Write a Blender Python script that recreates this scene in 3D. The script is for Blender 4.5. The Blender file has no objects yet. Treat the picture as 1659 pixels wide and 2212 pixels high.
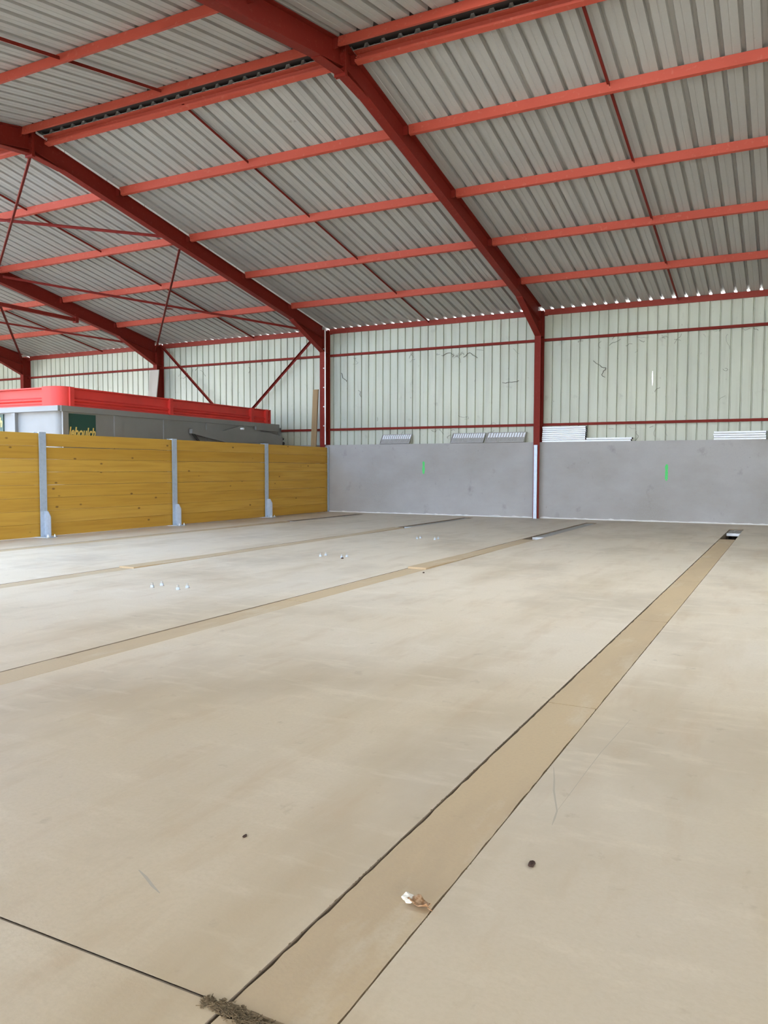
import bpy, bmesh, math, random
from mathutils import Vector, Matrix
random.seed(11)
SC = bpy.context.scene
COL = SC.collection
V = Vector

# ------------------------------------------------------------------ materials
def mat(name, color, rough=.6, metal=0.0, spec=.5, var=None, bump=0.0, bscale=40.0):
    """var: list of (scale(x,y,z), lo, hi, color2, strength, detail) noise overlays in object space"""
    m = bpy.data.materials.new(name); m.use_nodes = True
    nt = m.node_tree; N = nt.nodes; L = nt.links
    b = N['Principled BSDF']
    b.inputs['Roughness'].default_value = rough
    b.inputs['Metallic'].default_value = metal
    b.inputs['Specular IOR Level'].default_value = spec
    b.inputs['Base Color'].default_value = (*color, 1)
    tc = N.new('ShaderNodeTexCoord')
    geo = N.new('ShaderNodeNewGeometry')
    cur = None
    for (sc, lo, hi, c2, st, det) in (var or []):
        mp = N.new('ShaderNodeMapping'); mp.inputs['Scale'].default_value = sc
        L.new(geo.outputs['Position'], mp.inputs['Vector'])
        nz = N.new('ShaderNodeTexNoise'); nz.inputs['Scale'].default_value = 1; nz.inputs['Detail'].default_value = det
        nz.inputs['Roughness'].default_value = .6
        L.new(mp.outputs[0], nz.inputs['Vector'])
        mr = N.new('ShaderNodeMapRange'); mr.inputs['From Min'].default_value = lo; mr.inputs['From Max'].default_value = hi
        mr.inputs['To Max'].default_value = st
        L.new(nz.outputs['Fac'], mr.inputs['Value'])
        mx = N.new('ShaderNodeMix'); mx.data_type = 'RGBA'
        L.new(mr.outputs[0], mx.inputs[0])
        if cur is None: mx.inputs[6].default_value = (*color, 1)
        else: L.new(cur, mx.inputs[6])
        mx.inputs[7].default_value = (*c2, 1)
        cur = mx.outputs[2]
    if cur is not None: L.new(cur, b.inputs['Base Color'])
    if bump:
        nz = N.new('ShaderNodeTexNoise'); nz.inputs['Scale'].default_value = bscale; nz.inputs['Detail'].default_value = 4
        L.new(geo.outputs['Position'], nz.inputs['Vector'])
        bp = N.new('ShaderNodeBump'); bp.inputs['Strength'].default_value = bump; bp.inputs['Distance'].default_value = .01
        L.new(nz.outputs['Fac'], bp.inputs['Height']); L.new(bp.outputs[0], b.inputs['Normal'])
    return m

M = {}
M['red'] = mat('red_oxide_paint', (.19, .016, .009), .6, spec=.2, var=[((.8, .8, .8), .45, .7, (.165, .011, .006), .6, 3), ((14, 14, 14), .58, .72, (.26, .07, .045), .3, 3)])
M['redmid'] = mat('eave_beam_red', (.28, .040, .026), .6, spec=.28, var=[((.8, .8, .8), .45, .7, (.22, .028, .018), .6, 3), ((14, 14, 14), .58, .72, (.34, .10, .07), .3, 3)])  # red between the frame and purlin tones, for the eave beam
M['redlight'] = mat('purlin_orange_red', (.44, .072, .042), .6, spec=.3, var=[((.8, .8, .8), .45, .7, (.37, .054, .030), .6, 3), ((14, 14, 14), .58, .72, (.52, .18, .12), .35, 3)])  # brighter, more orange red than the frames, for the purlins
M['floor'] = mat('concrete_floor', (.65, .555, .425), .50, spec=.45, var=[
    ((.22, .16, 1), .42, .66, (.59, .52, .42), .9, 4),
    ((1.5, .35, 1), .50, .72, (.48, .385, .26), .75, 5),
    ((.75, .55, 1), .50, .68, (.44, .365, .27), .8, 6),
    ((5.0, 1.1, 1), .54, .74, (.47, .35, .23), .6, 6),
    ((2.2, 6.5, 1), .54, .70, (.70, .62, .50), .6, 6),
    ((9, 7, 1), .64, .74, (.36, .29, .21), .5, 4),
    ((60, 60, 1), .42, .68, (.54, .46, .35), .35, 2)], bump=.05, bscale=90)
def front_tint(m):  # floor turns browner and darker towards the open front, broken by noise
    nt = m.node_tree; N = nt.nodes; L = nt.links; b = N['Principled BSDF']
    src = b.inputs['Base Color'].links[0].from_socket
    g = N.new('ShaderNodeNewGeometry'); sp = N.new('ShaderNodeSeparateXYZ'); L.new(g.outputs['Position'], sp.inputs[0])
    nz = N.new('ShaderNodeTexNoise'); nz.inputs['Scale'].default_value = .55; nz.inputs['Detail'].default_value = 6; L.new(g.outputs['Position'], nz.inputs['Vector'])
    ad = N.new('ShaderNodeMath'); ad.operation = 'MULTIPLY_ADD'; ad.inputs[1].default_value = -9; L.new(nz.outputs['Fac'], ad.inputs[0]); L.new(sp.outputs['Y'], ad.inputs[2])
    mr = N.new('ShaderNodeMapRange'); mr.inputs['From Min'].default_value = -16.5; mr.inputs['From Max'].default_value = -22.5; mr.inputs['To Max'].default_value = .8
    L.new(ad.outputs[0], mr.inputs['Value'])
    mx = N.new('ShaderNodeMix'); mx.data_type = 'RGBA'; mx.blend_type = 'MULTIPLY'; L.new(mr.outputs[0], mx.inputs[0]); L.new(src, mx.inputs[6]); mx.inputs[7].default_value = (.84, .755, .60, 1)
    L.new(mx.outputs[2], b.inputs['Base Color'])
front_tint(M['floor'])
M['cover'] = mat('dusty_cover_board', (.50, .375, .225), .6, spec=.35, var=[
    ((2.5, .6, 1), .45, .7, (.40, .30, .19), .7, 5), ((4, 1.3, 1), .55, .7, (.58, .50, .37), .6, 5),
    ((7, 7, 1), .66, .76, (.30, .22, .14), .4, 4), ((70, 70, 1), .45, .68, (.44, .33, .21), .4, 2)], bump=.06, bscale=90)
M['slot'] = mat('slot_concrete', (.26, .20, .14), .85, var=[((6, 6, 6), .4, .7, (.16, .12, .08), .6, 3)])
M['groove'] = mat('joint_dirt', (.25, .19, .125), .9)
M['roof'] = mat('roof_sheet_steel', (.40, .388, .362), .48, spec=.5, var=[
    ((.35, .35, .35), .4, .65, (.345, .335, .312), .7, 3), ((2.2, .5, .5), .55, .75, (.37, .35, .31), .4, 4), ((3.1, 3.1, 3.1), .70, .76, (.12, .10, .075), .7, 6),
    ((30, 30, 30), .45, .7, (.42, .41, .39), .3, 3)])
M['wall'] = mat('wall_sheet_steel', (.53, .56, .46), .42, spec=.5, var=[
    ((.5, 1, .25), .4, .65, (.44, .475, .40), .75, 3), ((5.5, 1, .35), .50, .74, (.35, .355, .28), .6, 5),
    ((3.0, 3, 3.0), .62, .74, (.30, .30, .24), .55, 7), ((14, 14, 9), .66, .74, (.16, .14, .10), .55, 6)])
M['concrete'] = mat('cast_concrete', (.385, .38, .375), .75, spec=.3, var=[
    ((.6, 1, .9), .4, .66, (.315, .30, .282), .9, 5), ((.7, 1, 6), .54, .72, (.35, .345, .33), .45, 5),
    ((3.2, 1, 2.2), .63, .76, (.225, .22, .212), .7, 6), ((50, 50, 50), .42, .7, (.35, .35, .35), .45, 2),
    ((16, 16, 10), .69, .76, (.18, .17, .16), .55, 5)], bump=.12, bscale=60)
M['lime'] = mat('lime_mortar', (.72, .72, .70), .9)
M['galv'] = mat('galvanised_steel', (.46, .54, .64), .42, metal=.35, spec=.5, var=[((18, 18, 18), .45, .65, (.38, .45, .54), .6, 3)])
M['galvbright'] = mat('new_zinc_sheet', (.80, .84, .88), .38, metal=.15, spec=.5, var=[((5, 5, 30), .5, .72, (.66, .71, .80), .5, 3)])
M['galvdull'] = mat('dull_zinc_grate', (.40, .39, .37), .5, metal=.2, var=[((12, 12, 12), .45, .7, (.33, .32, .29), .6, 3)])
M['dark'] = mat('shaded_end_black', (.012, .012, .014), .9)
M['white'] = mat('white_steel_strip', (.88, .89, .88), .5)
M['gpaint'] = mat('green_marker_paint', (.08, .62, .16), .7, var=[((30, 30, 9), .5, .72, (.14, .74, .26), .8, 3)])
M['tgrey'] = mat('trailer_grey_paint', (.205, .205, .195), .5, var=[((1, 1, 1), .4, .7, (.165, .165, .155), .6, 4)])
M['tnose'] = mat('trailer_light_grey_panel', (.21, .212, .21), .5, var=[((2, 2, 2), .45, .7, (.18, .18, .178), .5, 4)])
M['tred'] = mat('trailer_red_paint', (.60, .045, .036), .5, spec=.3, var=[((1.4, 1.4, 1.4), .45, .7, (.40, .040, .032), .6, 4)])
M['sticker'] = mat('dark_green_sticker', (.010, .052, .040), .5)
M['letters'] = mat('yellow_lettering', (.62, .46, .13), .6)
M['ridge'] = mat('ridge_gap_shade', (.04, .028, .025), .8)  # ridge cap coloured near black to imitate the shade of the closed gap
M['rubber'] = mat('tyre_rubber', (.02, .02, .02), .8)
M['oldwood'] = mat('weathered_board', (.32, .215, .11), .8, var=[((9, 9, .8), .45, .7, (.21, .135, .065), .7, 5)])
M['greyboard'] = mat('grey_fibre_board', (.46, .43, .38), .8, var=[((5, 5, 1), .45, .7, (.36, .33, .28), .6, 4)])
M['leaf'] = mat('dry_leaf', (.26, .13, .05), .8, var=[((90, 90, 90), .4, .6, (.50, .33, .20), .8, 3)])
M['fluff'] = mat('white_down', (.62, .58, .50), .9)
M['pebble'] = mat('dark_pebble', (.060, .038, .030), .95, spec=.1)
M['straw'] = mat('dry_straw_dirt', (.13, .095, .055), .95, spec=.1, var=[((60, 60, 60), .4, .65, (.24, .175, .10), .7, 3)])
M['web'] = mat('dusty_cobweb', (.055, .045, .035), .95)
M['earth'] = mat('pale_gravel_ground', (.50, .46, .39), .9, var=[((.6, .6, 1), .4, .7, (.40, .37, .30), .7, 4)])

def added_rooflight_mat(name, c):
    m = bpy.data.materials.new(name); m.use_nodes = True
    nt = m.node_tree; N = nt.nodes; L = nt.links
    t = N.new('ShaderNodeBsdfTranslucent'); t.inputs['Color'].default_value = (*c, 1)
    L.new(t.outputs[0], N['Material Output'].inputs['Surface']); N.remove(N['Principled BSDF'])
    return m
M['added_rooflight'] = added_rooflight_mat('added_milky_sheet', (.82, .79, .72)); M['added_rooflight_blue'] = added_rooflight_mat('added_blue_sheet', (.66, .80, .95))  # sheets added for floor light; blue tint cools the partition side
def wood_mat():
    m = bpy.data.materials.new('amber_treated_planks'); m.use_nodes = True
    nt = m.node_tree; N = nt.nodes; L = nt.links; b = N['Principled BSDF']
    b.inputs['Roughness'].default_value = .6; b.inputs['Specular IOR Level'].default_value = .35
    g = N.new('ShaderNodeNewGeometry')
    ramp = N.new('ShaderNodeValToRGB'); e = ramp.color_ramp.elements
    e[0].color = (.48, .265, .032, 1); e[1].color = (.57, .335, .052, 1)
    L.new(g.outputs['Random Per Island'], ramp.inputs[0])
    off = N.new('ShaderNodeVectorMath'); off.operation = 'MULTIPLY_ADD'
    cmb = N.new('ShaderNodeCombineXYZ'); L.new(g.outputs['Random Per Island'], cmb.inputs[1])
    off.inputs[1].default_value = (0, 37, 0); L.new(cmb.outputs[0], off.inputs[0]); L.new(g.outputs['Position'], off.inputs[2])
    def noise(sc, det, dist=0):
        mp = N.new('ShaderNodeMapping'); mp.inputs['Scale'].default_value = sc
        L.new(off.outputs[0], mp.inputs['Vector'])
        n = N.new('ShaderNodeTexNoise'); n.inputs['Scale'].default_value = 1; n.inputs['Detail'].default_value = det
        n.inputs['Distortion'].default_value = dist
        L.new(mp.outputs[0], n.inputs['Vector']); return n.outputs['Fac']
    def mix(fac, lo, hi, a, c, st):
        mr = N.new('ShaderNodeMapRange'); mr.inputs['From Min'].default_value = lo; mr.inputs['From Max'].default_value = hi; mr.inputs['To Max'].default_value = st
        L.new(fac, mr.inputs['Value'])
        mx = N.new('ShaderNodeMix'); mx.data_type = 'RGBA'; L.new(mr.outputs[0], mx.inputs[0]); L.new(a, mx.inputs[6]); mx.inputs[7].default_value = (*c, 1)
        return mx.outputs[2]
    c = mix(noise((1, .7, 16), 5, .6), .45, .75, ramp.outputs[0], (.33, .16, .018), .55)
    c = mix(noise((1, .35, 3), 3), .5, .75, c, (.60, .37, .08), .5)
    vo = N.new('ShaderNodeTexVoronoi'); vo.inputs['Scale'].default_value = 1
    mp = N.new('ShaderNodeMapping'); mp.inputs['Scale'].default_value = (.01, 2.3, 4.3); L.new(off.outputs[0], mp.inputs['Vector']); L.new(mp.outputs[0], vo.inputs['Vector'])
    mr = N.new('ShaderNodeMapRange'); mr.inputs['From Min'].default_value = .045; mr.inputs['From Max'].default_value = .10; mr.inputs['To Min'].default_value = .85; mr.inputs['To Max'].default_value = 0
    L.new(vo.outputs['Distance'], mr.inputs['Value'])
    mx = N.new('ShaderNodeMix'); mx.data_type = 'RGBA'; L.new(mr.outputs[0], mx.inputs[0]); L.new(c, mx.inputs[6]); mx.inputs[7].default_value = (.13, .06, .015, 1)
    L.new(mx.outputs[2], b.inputs['Base Color'])
    return m
M['wood'] = wood_mat()

# ------------------------------------------------------------------ mesh helpers
class MB:
    def __init__(s): s.bm = bmesh.new()
    def box(s, x0, x1, y0, y1, z0, z1, rot=None):
        pts = [(x, y, z) for x in (x0, x1) for y in (y0, y1) for z in (z0, z1)]
        if rot:
            c = V(((x0+x1)/2, (y0+y1)/2, (z0+z1)/2)); pts = [c + rot @ (V(p)-c) for p in pts]
        v = [s.bm.verts.new(p) for p in pts]
        for f in ((0,1,3,2),(4,6,7,5),(0,4,5,1),(2,3,7,6),(0,2,6,4),(1,5,7,3)): s.bm.faces.new([v[i] for i in f])
        return s
    def prism(s, poly, vec):
        """closed polygon of 3D points extruded along vec"""
        vec = V(vec); a = [s.bm.verts.new(p) for p in poly]; b = [s.bm.verts.new(V(p)+vec) for p in poly]
        n = len(poly)
        s.bm.faces.new(a); s.bm.faces.new(b[::-1])
        for i in range(n): s.bm.faces.new([a[i], b[i], b[(i+1) % n], a[(i+1) % n]])
        return s
    def bar(s, p, q, w, h, up=(0, 0, 1)):
        p, q = V(p), V(q); d = (q-p).normalized(); r = d.cross(V(up)).normalized(); u = r.cross(d)
        return s.prism([p+r*w/2+u*h/2, p-r*w/2+u*h/2, p-r*w/2-u*h/2, p+r*w/2-u*h/2], q-p)
    def angle(s, p, q, w, t=.005, up=(0, 0, 1)):
        p, q = V(p), V(q); d = (q-p).normalized(); r = d.cross(V(up)).normalized(); u = r.cross(d)
        pr = [(-w/2, 0), (w/2, 0), (w/2, -t), (-w/2+t, -t), (-w/2+t, -w), (-w/2, -w)]
        return s.prism([p+r*a+u*b for a, b in pr], q-p)
    def cyl(s, p, q, r, n=10, r2=None):
        p, q = V(p), V(q); d = (q-p).normalized(); a = d.orthogonal().normalized(); b = d.cross(a); r2 = r if r2 is None else r2
        A = [s.bm.verts.new(p+(a*math.cos(t)+b*math.sin(t))*r) for t in [2*math.pi*i/n for i in range(n)]]
        B = [s.bm.verts.new(q+(a*math.cos(t)+b*math.sin(t))*r2) for t in [2*math.pi*i/n for i in range(n)]]
        s.bm.faces.new(A[::-1]); s.bm.faces.new(B)
        for i in range(n): s.bm.faces.new([A[i], A[(i+1) % n], B[(i+1) % n], B[i]])
        return s
    def build(s, name, m, parent=None, bevel=0, smooth=False):
        bmesh.ops.recalc_face_normals(s.bm, faces=s.bm.faces)
        off = V((0, 0, 0)); p = parent
        while p is not None: off += p.location; p = p.parent
        me = bpy.data.meshes.new(name)
        bmesh.ops.translate(s.bm, verts=s.bm.verts, vec=-off)
        if bevel: bmesh.ops.bevel(s.bm, geom=list(s.bm.edges), offset=bevel, segments=2, affect='EDGES', profile=.5)
        if smooth:
            for f in s.bm.faces: f.smooth = True
        s.bm.to_mesh(me); s.bm.free()
        o = bpy.data.objects.new(name, me); COL.objects.link(o)
        me.materials.append(m); o.parent = parent
        return o

def tag(o, label=None, cat=None, group=None, kind=None):
    if label: o['label'] = label
    if cat: o['category'] = cat
    if group: o['group'] = group
    if kind: o['kind'] = kind
    return o
def empty(name, loc):
    o = bpy.data.objects.new(name, None); o.empty_display_size = .1; o.location = loc; COL.objects.link(o); return o
def origin(o, loc):
    """move a top-level mesh's origin to loc, keeping it in place"""
    loc = V(loc); o.data.transform(Matrix.Translation(-(loc - o.location))); o.location = loc; return o
def copy_tree(o, parent=None):
    c = o.copy(); COL.objects.link(c); c.parent = parent
    for ch in list(o.children): copy_tree(ch, c)
    return c

# ------------------------------------------------------------------ main dimensions (metres)
BAY = 6.0
SLOPE = .1905
RY, RZ = -9.56, 6.81                      # ridge
EZ = 5.0                                  # roof sheet at the back eave
FRONT = -20.5
SHADE_CANOPY = -30.0  # roof run out past the front, added to shade the foreground floor
def roofz(y): return RZ - SLOPE*abs(y-RY)
HC = 1.832                                # concrete height
CF = -.17                                 # concrete face
XL, XR = -24.0, 12.0

# ------------------------------------------------------------------ roof, walls, floor
def sheet_profile(x0, x1, pitch, top, bot, depth, phase=0.0, wide_every=4):
    pts = [(x0, 0)]; k = 0; x = x0 + pitch*.5 + phase
    while x + pitch*.5 < x1:
        e = .010 if k % wide_every == 2 else 0
        pts += [(x-top/2-e, 0), (x-bot/2-e*.6, depth), (x+bot/2+e*.6, depth), (x+top/2+e, 0)]
        if pitch > .24:
            m = x+pitch*.5; pts += [(m-.012, 0), (m-.005, .004), (m+.005, .004), (m+.012, 0)]
        x += pitch; k += 1
    pts.append((x1, 0)); return pts

def roof(name, ya, yb):
    m = MB(); pr = sheet_profile(XL-.6, XR, .25, .064, .040, .058)
    nrm = V((0, SLOPE if ya > RY else -SLOPE, 1)).normalized()
    def ring(y): return [m.bm.verts.new(V((x, y, roofz(y))) + nrm*d) for x, d in pr]
    A, B = ring(ya), ring(yb)
    for i in range(len(pr)-1): m.bm.faces.new([A[i], A[i+1], B[i+1], B[i]])
    return m
r1 = roof('roof', .02, RY+.19)
bmesh.ops.recalc_face_normals(r1.bm, faces=r1.bm.faces)
rf = r1.build('ceiling', M['roof']); tag(rf, 'ribbed grey roof sheeting of the wall-side slope', 'roof', kind='structure')
# translucent sheets added out of view on the opposite slope, to light the floor
FILL_SHEETS = [(-11.7, -6.6, -10.2, -18.2), (-5.8, -3.0, -13.5, -17.2), (1.6, 5.1, -10.2, -12.5), (7.0, 11.0, -10.2, -12.8)]
def slope_part(xa, xb, ya, yb):
    m = roof_range(xa, xb, ya, yb); bmesh.ops.recalc_face_normals(m.bm, faces=m.bm.faces); return m
def roof_range(xa, xb, ya, yb):
    m = MB(); pr = [(xa+x, d) for x, d in sheet_profile(0, xb-xa, .25, .064, .040, .058)]
    nrm = V((0, SLOPE if ya > RY else -SLOPE, 1)).normalized()
    A = [m.bm.verts.new(V((x, ya, roofz(ya)))+nrm*d) for x, d in pr]; B = [m.bm.verts.new(V((x, yb, roofz(yb)))+nrm*d) for x, d in pr]
    for i in range(len(pr)-1): m.bm.faces.new([A[i], A[i+1], B[i+1], B[i]])
    return m
def merged(parts):
    m = MB()
    for p in parts:
        vm = {v: m.bm.verts.new(v.co) for v in p.bm.verts}
        for f in p.bm.faces: m.bm.faces.new([vm[v] for v in f.verts])
        p.bm.free()
    return m
edges = [XL-.6]
for (xa, xb, ya, yb) in FILL_SHEETS: edges += [xa, xb]
edges.append(XR); parts = []
for i in range(len(edges)-1):
    if i % 2 == 0: parts.append(roof_range(edges[i], edges[i+1], RY-.19, SHADE_CANOPY))
    else:
        l = FILL_SHEETS[i//2]; parts += [roof_range(l[0], l[1], RY-.19, l[2]), roof_range(l[0], l[1], l[3], SHADE_CANOPY)]
rn = merged(parts).build('ceiling_slope', M['roof']); tag(rn, 'ribbed grey roof sheeting of the opposite slope', 'roof', kind='structure')
for i, (xa, xb, ya, yb) in enumerate(FILL_SHEETS):
    o = roof_range(xa, xb, ya, yb).build('added_roof_window_%d' % (i+1), M['added_rooflight_blue' if i < 2 else 'added_rooflight']); tag(o, 'unseen translucent sheets added to light the floor', 'added_rooflight', kind='structure')
cap = MB()
for sg in (1, -1):
    ye = RY+sg*.75
    cap.prism([(XL-.6, RY, RZ+.068), (XL-.6, ye, roofz(ye)+.0605), (XL-.6, ye, roofz(ye)+.064), (XL-.6, RY, RZ+.073)], (XR-XL+.6, 0, 0))
tag(cap.build('trim_ridge', M['ridge']), 'folded ridge capping, darkened as the shade in the ridge gap', 'roof', kind='structure')

def wall_sheet(name, p0, dirv, outv, length, z0, z1, slit=None):
    m = MB(); p0, dirv, outv = V(p0), V(dirv), V(outv)
    pr = sheet_profile(0, length, .2178, .036, .022, .036, wide_every=99)
    zt = z1 if callable(z1) else (lambda x: z1)
    lo = [m.bm.verts.new(p0+dirv*x+outv*d+V((0, 0, z0))) for x, d in pr]
    hi = [m.bm.verts.new(p0+dirv*x+outv*d+V((0, 0, zt(x)))) for x, d in pr]
    for i in range(len(pr)-1):
        if slit is not None and pr[i][0] <= slit[0] < pr[i+1][0]:
            a, b, zA, zB = slit[0]-slit[3], slit[0]+slit[3], slit[1], slit[2]; zm = (zA+zB)/2
            d = pr[i][1]+(pr[i+1][1]-pr[i][1])*.5
            P = lambda x, z: m.bm.verts.new(p0+dirv*x+outv*d+V((0, 0, z)))
            bt, tp, l, r = P(slit[0], zA), P(slit[0], zB), P(a, zm), P(b, zm)
            m.bm.faces.new([lo[i], bt, l]); m.bm.faces.new([lo[i], l, hi[i]]); m.bm.faces.new([l, tp, hi[i]])
            m.bm.faces.new([lo[i+1], bt, r]); m.bm.faces.new([lo[i+1], r, hi[i+1]]); m.bm.faces.new([r, tp, hi[i+1]])
            m.bm.faces.new([lo[i], lo[i+1], bt]); m.bm.faces.new([hi[i], hi[i+1], tp]); continue
        m.bm.faces.new([lo[i], lo[i+1], hi[i+1], hi[i]])
    return m.build(name, M['wall'])
wb = wall_sheet('wall_back', (XL, .004, 0), (1, 0, 0), (0, 1, 0), XR-XL, 1.70, EZ-.03, slit=(26.585, 3.08, 3.42, .010))
tag(wb, 'pale ribbed metal cladding above the concrete', 'wall', kind='structure')
wr = wall_sheet('wall_right', (XR, FRONT, 0), (0, 1, 0), (1, 0, 0), -FRONT, 0, lambda x: roofz(FRONT+x)-.01)
tag(wr, 'ribbed metal gable wall', 'wall', kind='structure')

wl = wall_sheet('wall_left', (XL-.55, -8.0, 0), (0, 1, 0), (-1, 0, 0), 8.0, 0, lambda x: roofz(-8.0+x)-.01)  # part-closed gable added out of view to dim the roof sheeting
tag(wl, 'unseen ribbed metal gable wall, closed partway to dim the roof sheeting', 'wall', kind='structure')
# concrete base wall, one cast panel per bay, set between the columns
k = 0
for b in range(-4, 2):
    x0 = b*BAY
    m = MB(); m.box(x0+.012, x0+BAY-.012, CF, -.006, -.02, HC)
    o = m.build('wall_base', M['concrete'])
    tag(o, 'grey cast concrete base wall between two columns', 'wall', kind='structure')
    if b in (-1, 0):
        # green vertical paint mark, ragged ends
        xc, za, zb = ((-3.015, 1.05, 1.375) if b == -1 else (2.955, .93, 1.30))
        g = MB(); pts = []; n = 14
        for i in range(n+1):
            t = i/n; w = .030*min(1, .35+6*min(t, 1-t)) + random.uniform(-.006, .006); pts.append((w, za+(zb-za)*t))
        poly = [(xc-w+random.uniform(-.004, .004), CF-.0005, z) for w, z in pts] + [(xc+w, CF-.0005, z) for w, z in pts[::-1]]
        g.prism(poly, (0, -.0012, 0)); g.build('paint_mark', M['gpaint'], o)['label'] = 'bright green vertical paint mark'
    # mortar line along the foot
    g = MB(); xs = [x0+.08+(BAY-.16)*i/70 for i in range(71)]
    dp = [.010+.035*max(0, random.gauss(.25, .55)) for _ in xs]
    for i in range(70):
        v = [g.bm.verts.new(p) for p in [(xs[i], CF, .018+.4*dp[i]), (xs[i+1], CF, .018+.4*dp[i+1]), (xs[i+1], CF-dp[i+1], .001), (xs[i], CF-dp[i], .001)]]
        g.bm.faces.new(v)
    g.build('mortar_line', M['lime'], o)['label'] = 'white mortar smear along the foot'

# floor with real duct slots
DUCTS = [(4.385, 4.640, FRONT+.2, -1.73), (1.425, 1.680, FRONT+.2, -1.22), (-1.630, -1.385, FRONT+.2, -.80), (-4.640, -4.400, FRONT+.2, -.85)]
JY = -17.565
xs = sorted({XL-.3, XR} | {d[0] for d in DUCTS} | {d[1] for d in DUCTS})
ys = sorted({FRONT, .0, JY-.004, JY+.004} | {d[2] for d in DUCTS} | {d[3] for d in DUCTS})
m = MB(); g = MB(); slot = MB()
bm = m.bm; vc = {}
def vert(x, y, z=0):
    kk = (round(x, 4), round(y, 4), z)
    if kk not in vc: vc[kk] = bm.verts.new((x, y, z))
    return vc[kk]
for i in range(len(xs)-1):
    for j in range(len(ys)-1):
        xc, yc = (xs[i]+xs[i+1])/2, (ys[j]+ys[j+1])/2
        if any(d[0] < xc < d[1] and d[2] < yc < d[3] for d in DUCTS): continue
        if abs(yc-JY) < .003 and xc < 4.385:
            g.box(xs[i], xs[i+1], ys[j], ys[j+1], -.012, -.0025); continue
        bm.faces.new([vert(xs[i], ys[j]), vert(xs[i+1], ys[j]), vert(xs[i+1], ys[j+1]), vert(xs[i], ys[j+1])])
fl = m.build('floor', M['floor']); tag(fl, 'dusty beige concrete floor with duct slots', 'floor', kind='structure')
g.build('joint_groove', M['groove'], fl)['label'] = 'dark saw-cut joint'
for d in DUCTS:
    x0, x1, y0, y1 = d; zb = -.34
    for q in ([(x0, y0, 0), (x0, y1, 0), (x0, y1, zb), (x0, y0, zb)], [(x1, y0, 0), (x1, y1, 0), (x1, y1, zb), (x1, y0, zb)],
              [(x0, y1, 0), (x1, y1, 0), (x1, y1, zb), (x0, y1, zb)], [(x0, y0, 0), (x1, y0, 0), (x1, y0, zb), (x0, y0, zb)],
              [(x0, y0, zb), (x1, y0, zb), (x1, y1, zb), (x0, y1, zb)]):
        slot.bm.faces.new([slot.bm.verts.new(p) for p in q])
slot.build('duct_slot', M['slot'], fl)['label'] = 'dark brown inside of the floor ducts'

gr = MB(); gr.box(-140, 90, -140, 90, -.9, -.36)
tag(gr.build('ground', M['earth']), 'pale gravel ground outside the open sides', 'ground', kind='structure')

# ------------------------------------------------------------------ duct covers and grates
def cover(x0, x1, y0, y1, label, lift0=0.0, lift1=0.0):
    gap = .010; y0 += .004; y1 -= .004
    n = max(2, int((y1-y0)/.05)); m = MB()
    L0, R0 = [], []
    for i in range(n+1):
        t = i/n; y = y0+(y1-y0)*t
        L0.append((x0+gap+random.uniform(-.003, .003), y)); R0.append((x1-gap*.6+random.uniform(-.003, .002), y))
    def z(t): return lift0+(lift1-lift0)*t - .0015
    top = [[m.bm.verts.new((p[0], p[1], z(i/n)+dz)) for i, p in enumerate(S)] for S in (L0, R0) for dz in (0, -.032)]
    lt, lb, rt, rb = top
    for i in range(n):
        for a, b in ((lt, rt), (rb, lb), (lb, lt), (rt, rb)): m.bm.faces.new([a[i], b[i], b[i+1], a[i+1]])
    m.bm.faces.new([lt[0], rt[0], rb[0], lb[0]]); m.bm.faces.new([lt[n], rt[n], rb[n], lb[n]])
    o = m.build('duct_cover', M['cover']); origin(o, ((x0+x1)/2, y0, 0))
    return tag(o, label, 'floor duct cover', 'cover boards over the floor ducts')
A_ = ['first', 'second', 'third', 'fourth', 'fifth', 'sixth', 'seventh']
D1 = [(-7.5, -4.3), (-10, -7.5), (-12.5, -10), (-15, -12.5), (-17.555, -15), (-20.2, -17.59)]
W1 = ['tan cover board beside the open hole of the widest-looking floor duct', 'second tan cover board from the hole in the widest-looking duct',
      'third tan cover board from the hole in the widest-looking duct', 'tan cover board beyond the thin cross seam of the widest-looking duct',
      'tan cover board between the cross seam and the strip of straw', 'tan cover board past the straw strip, at the photo edge']
LF1 = [(0, 0)]*6
for (a, b), w, l in zip(D1, W1, LF1): cover(DUCTS[0][0], DUCTS[0][1], a, b, w, *l)
D2 = [(-8, -5.95), (-10.45, -8), (-13, -10.45), (-15.5, -13), (-18, -15.5)]
W2 = ['tan cover board beside the hole of the duct reaching the wall beyond the front column', 'tan cover board with raised pale end, second from its duct hole',
      'cover board meeting the raised pale board end in the middle duct', 'cover board crossing the floor in the middle duct, fourth from its hole', 'fifth cover board of the middle duct, cut by the photo edge']
LF2 = [(0, 0), (.022, .0), (0, 0), (-.002, -.002), (0, 0)]
for (a, b), w, l in zip(D2, W2, LF2): cover(DUCTS[1][0], DUCTS[1][1], a, b, w, *l)
D3 = [(-7, -4.7), (-9.5, -7), (-12, -9.5), (-14.6, -12)]
LF3 = [(.0, .016), (0, 0), (.016, 0), (0, 0)]
for i, ((a, b), l) in enumerate(zip(D3, LF3)):
    cover(DUCTS[2][0], DUCTS[2][1], a, b, ['cover board with a lifted edge by the hole of the third duct from the straw', 'second cover board from the hole in the third duct from the straw',
          'cover board with a raised pale end in the third duct from the straw', 'fourth cover board from the hole in the third duct from the straw'][i], *l)
D4 = [(-7.2, -4.25), (-9.7, -7.2), (-12.2, -9.7)]
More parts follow.
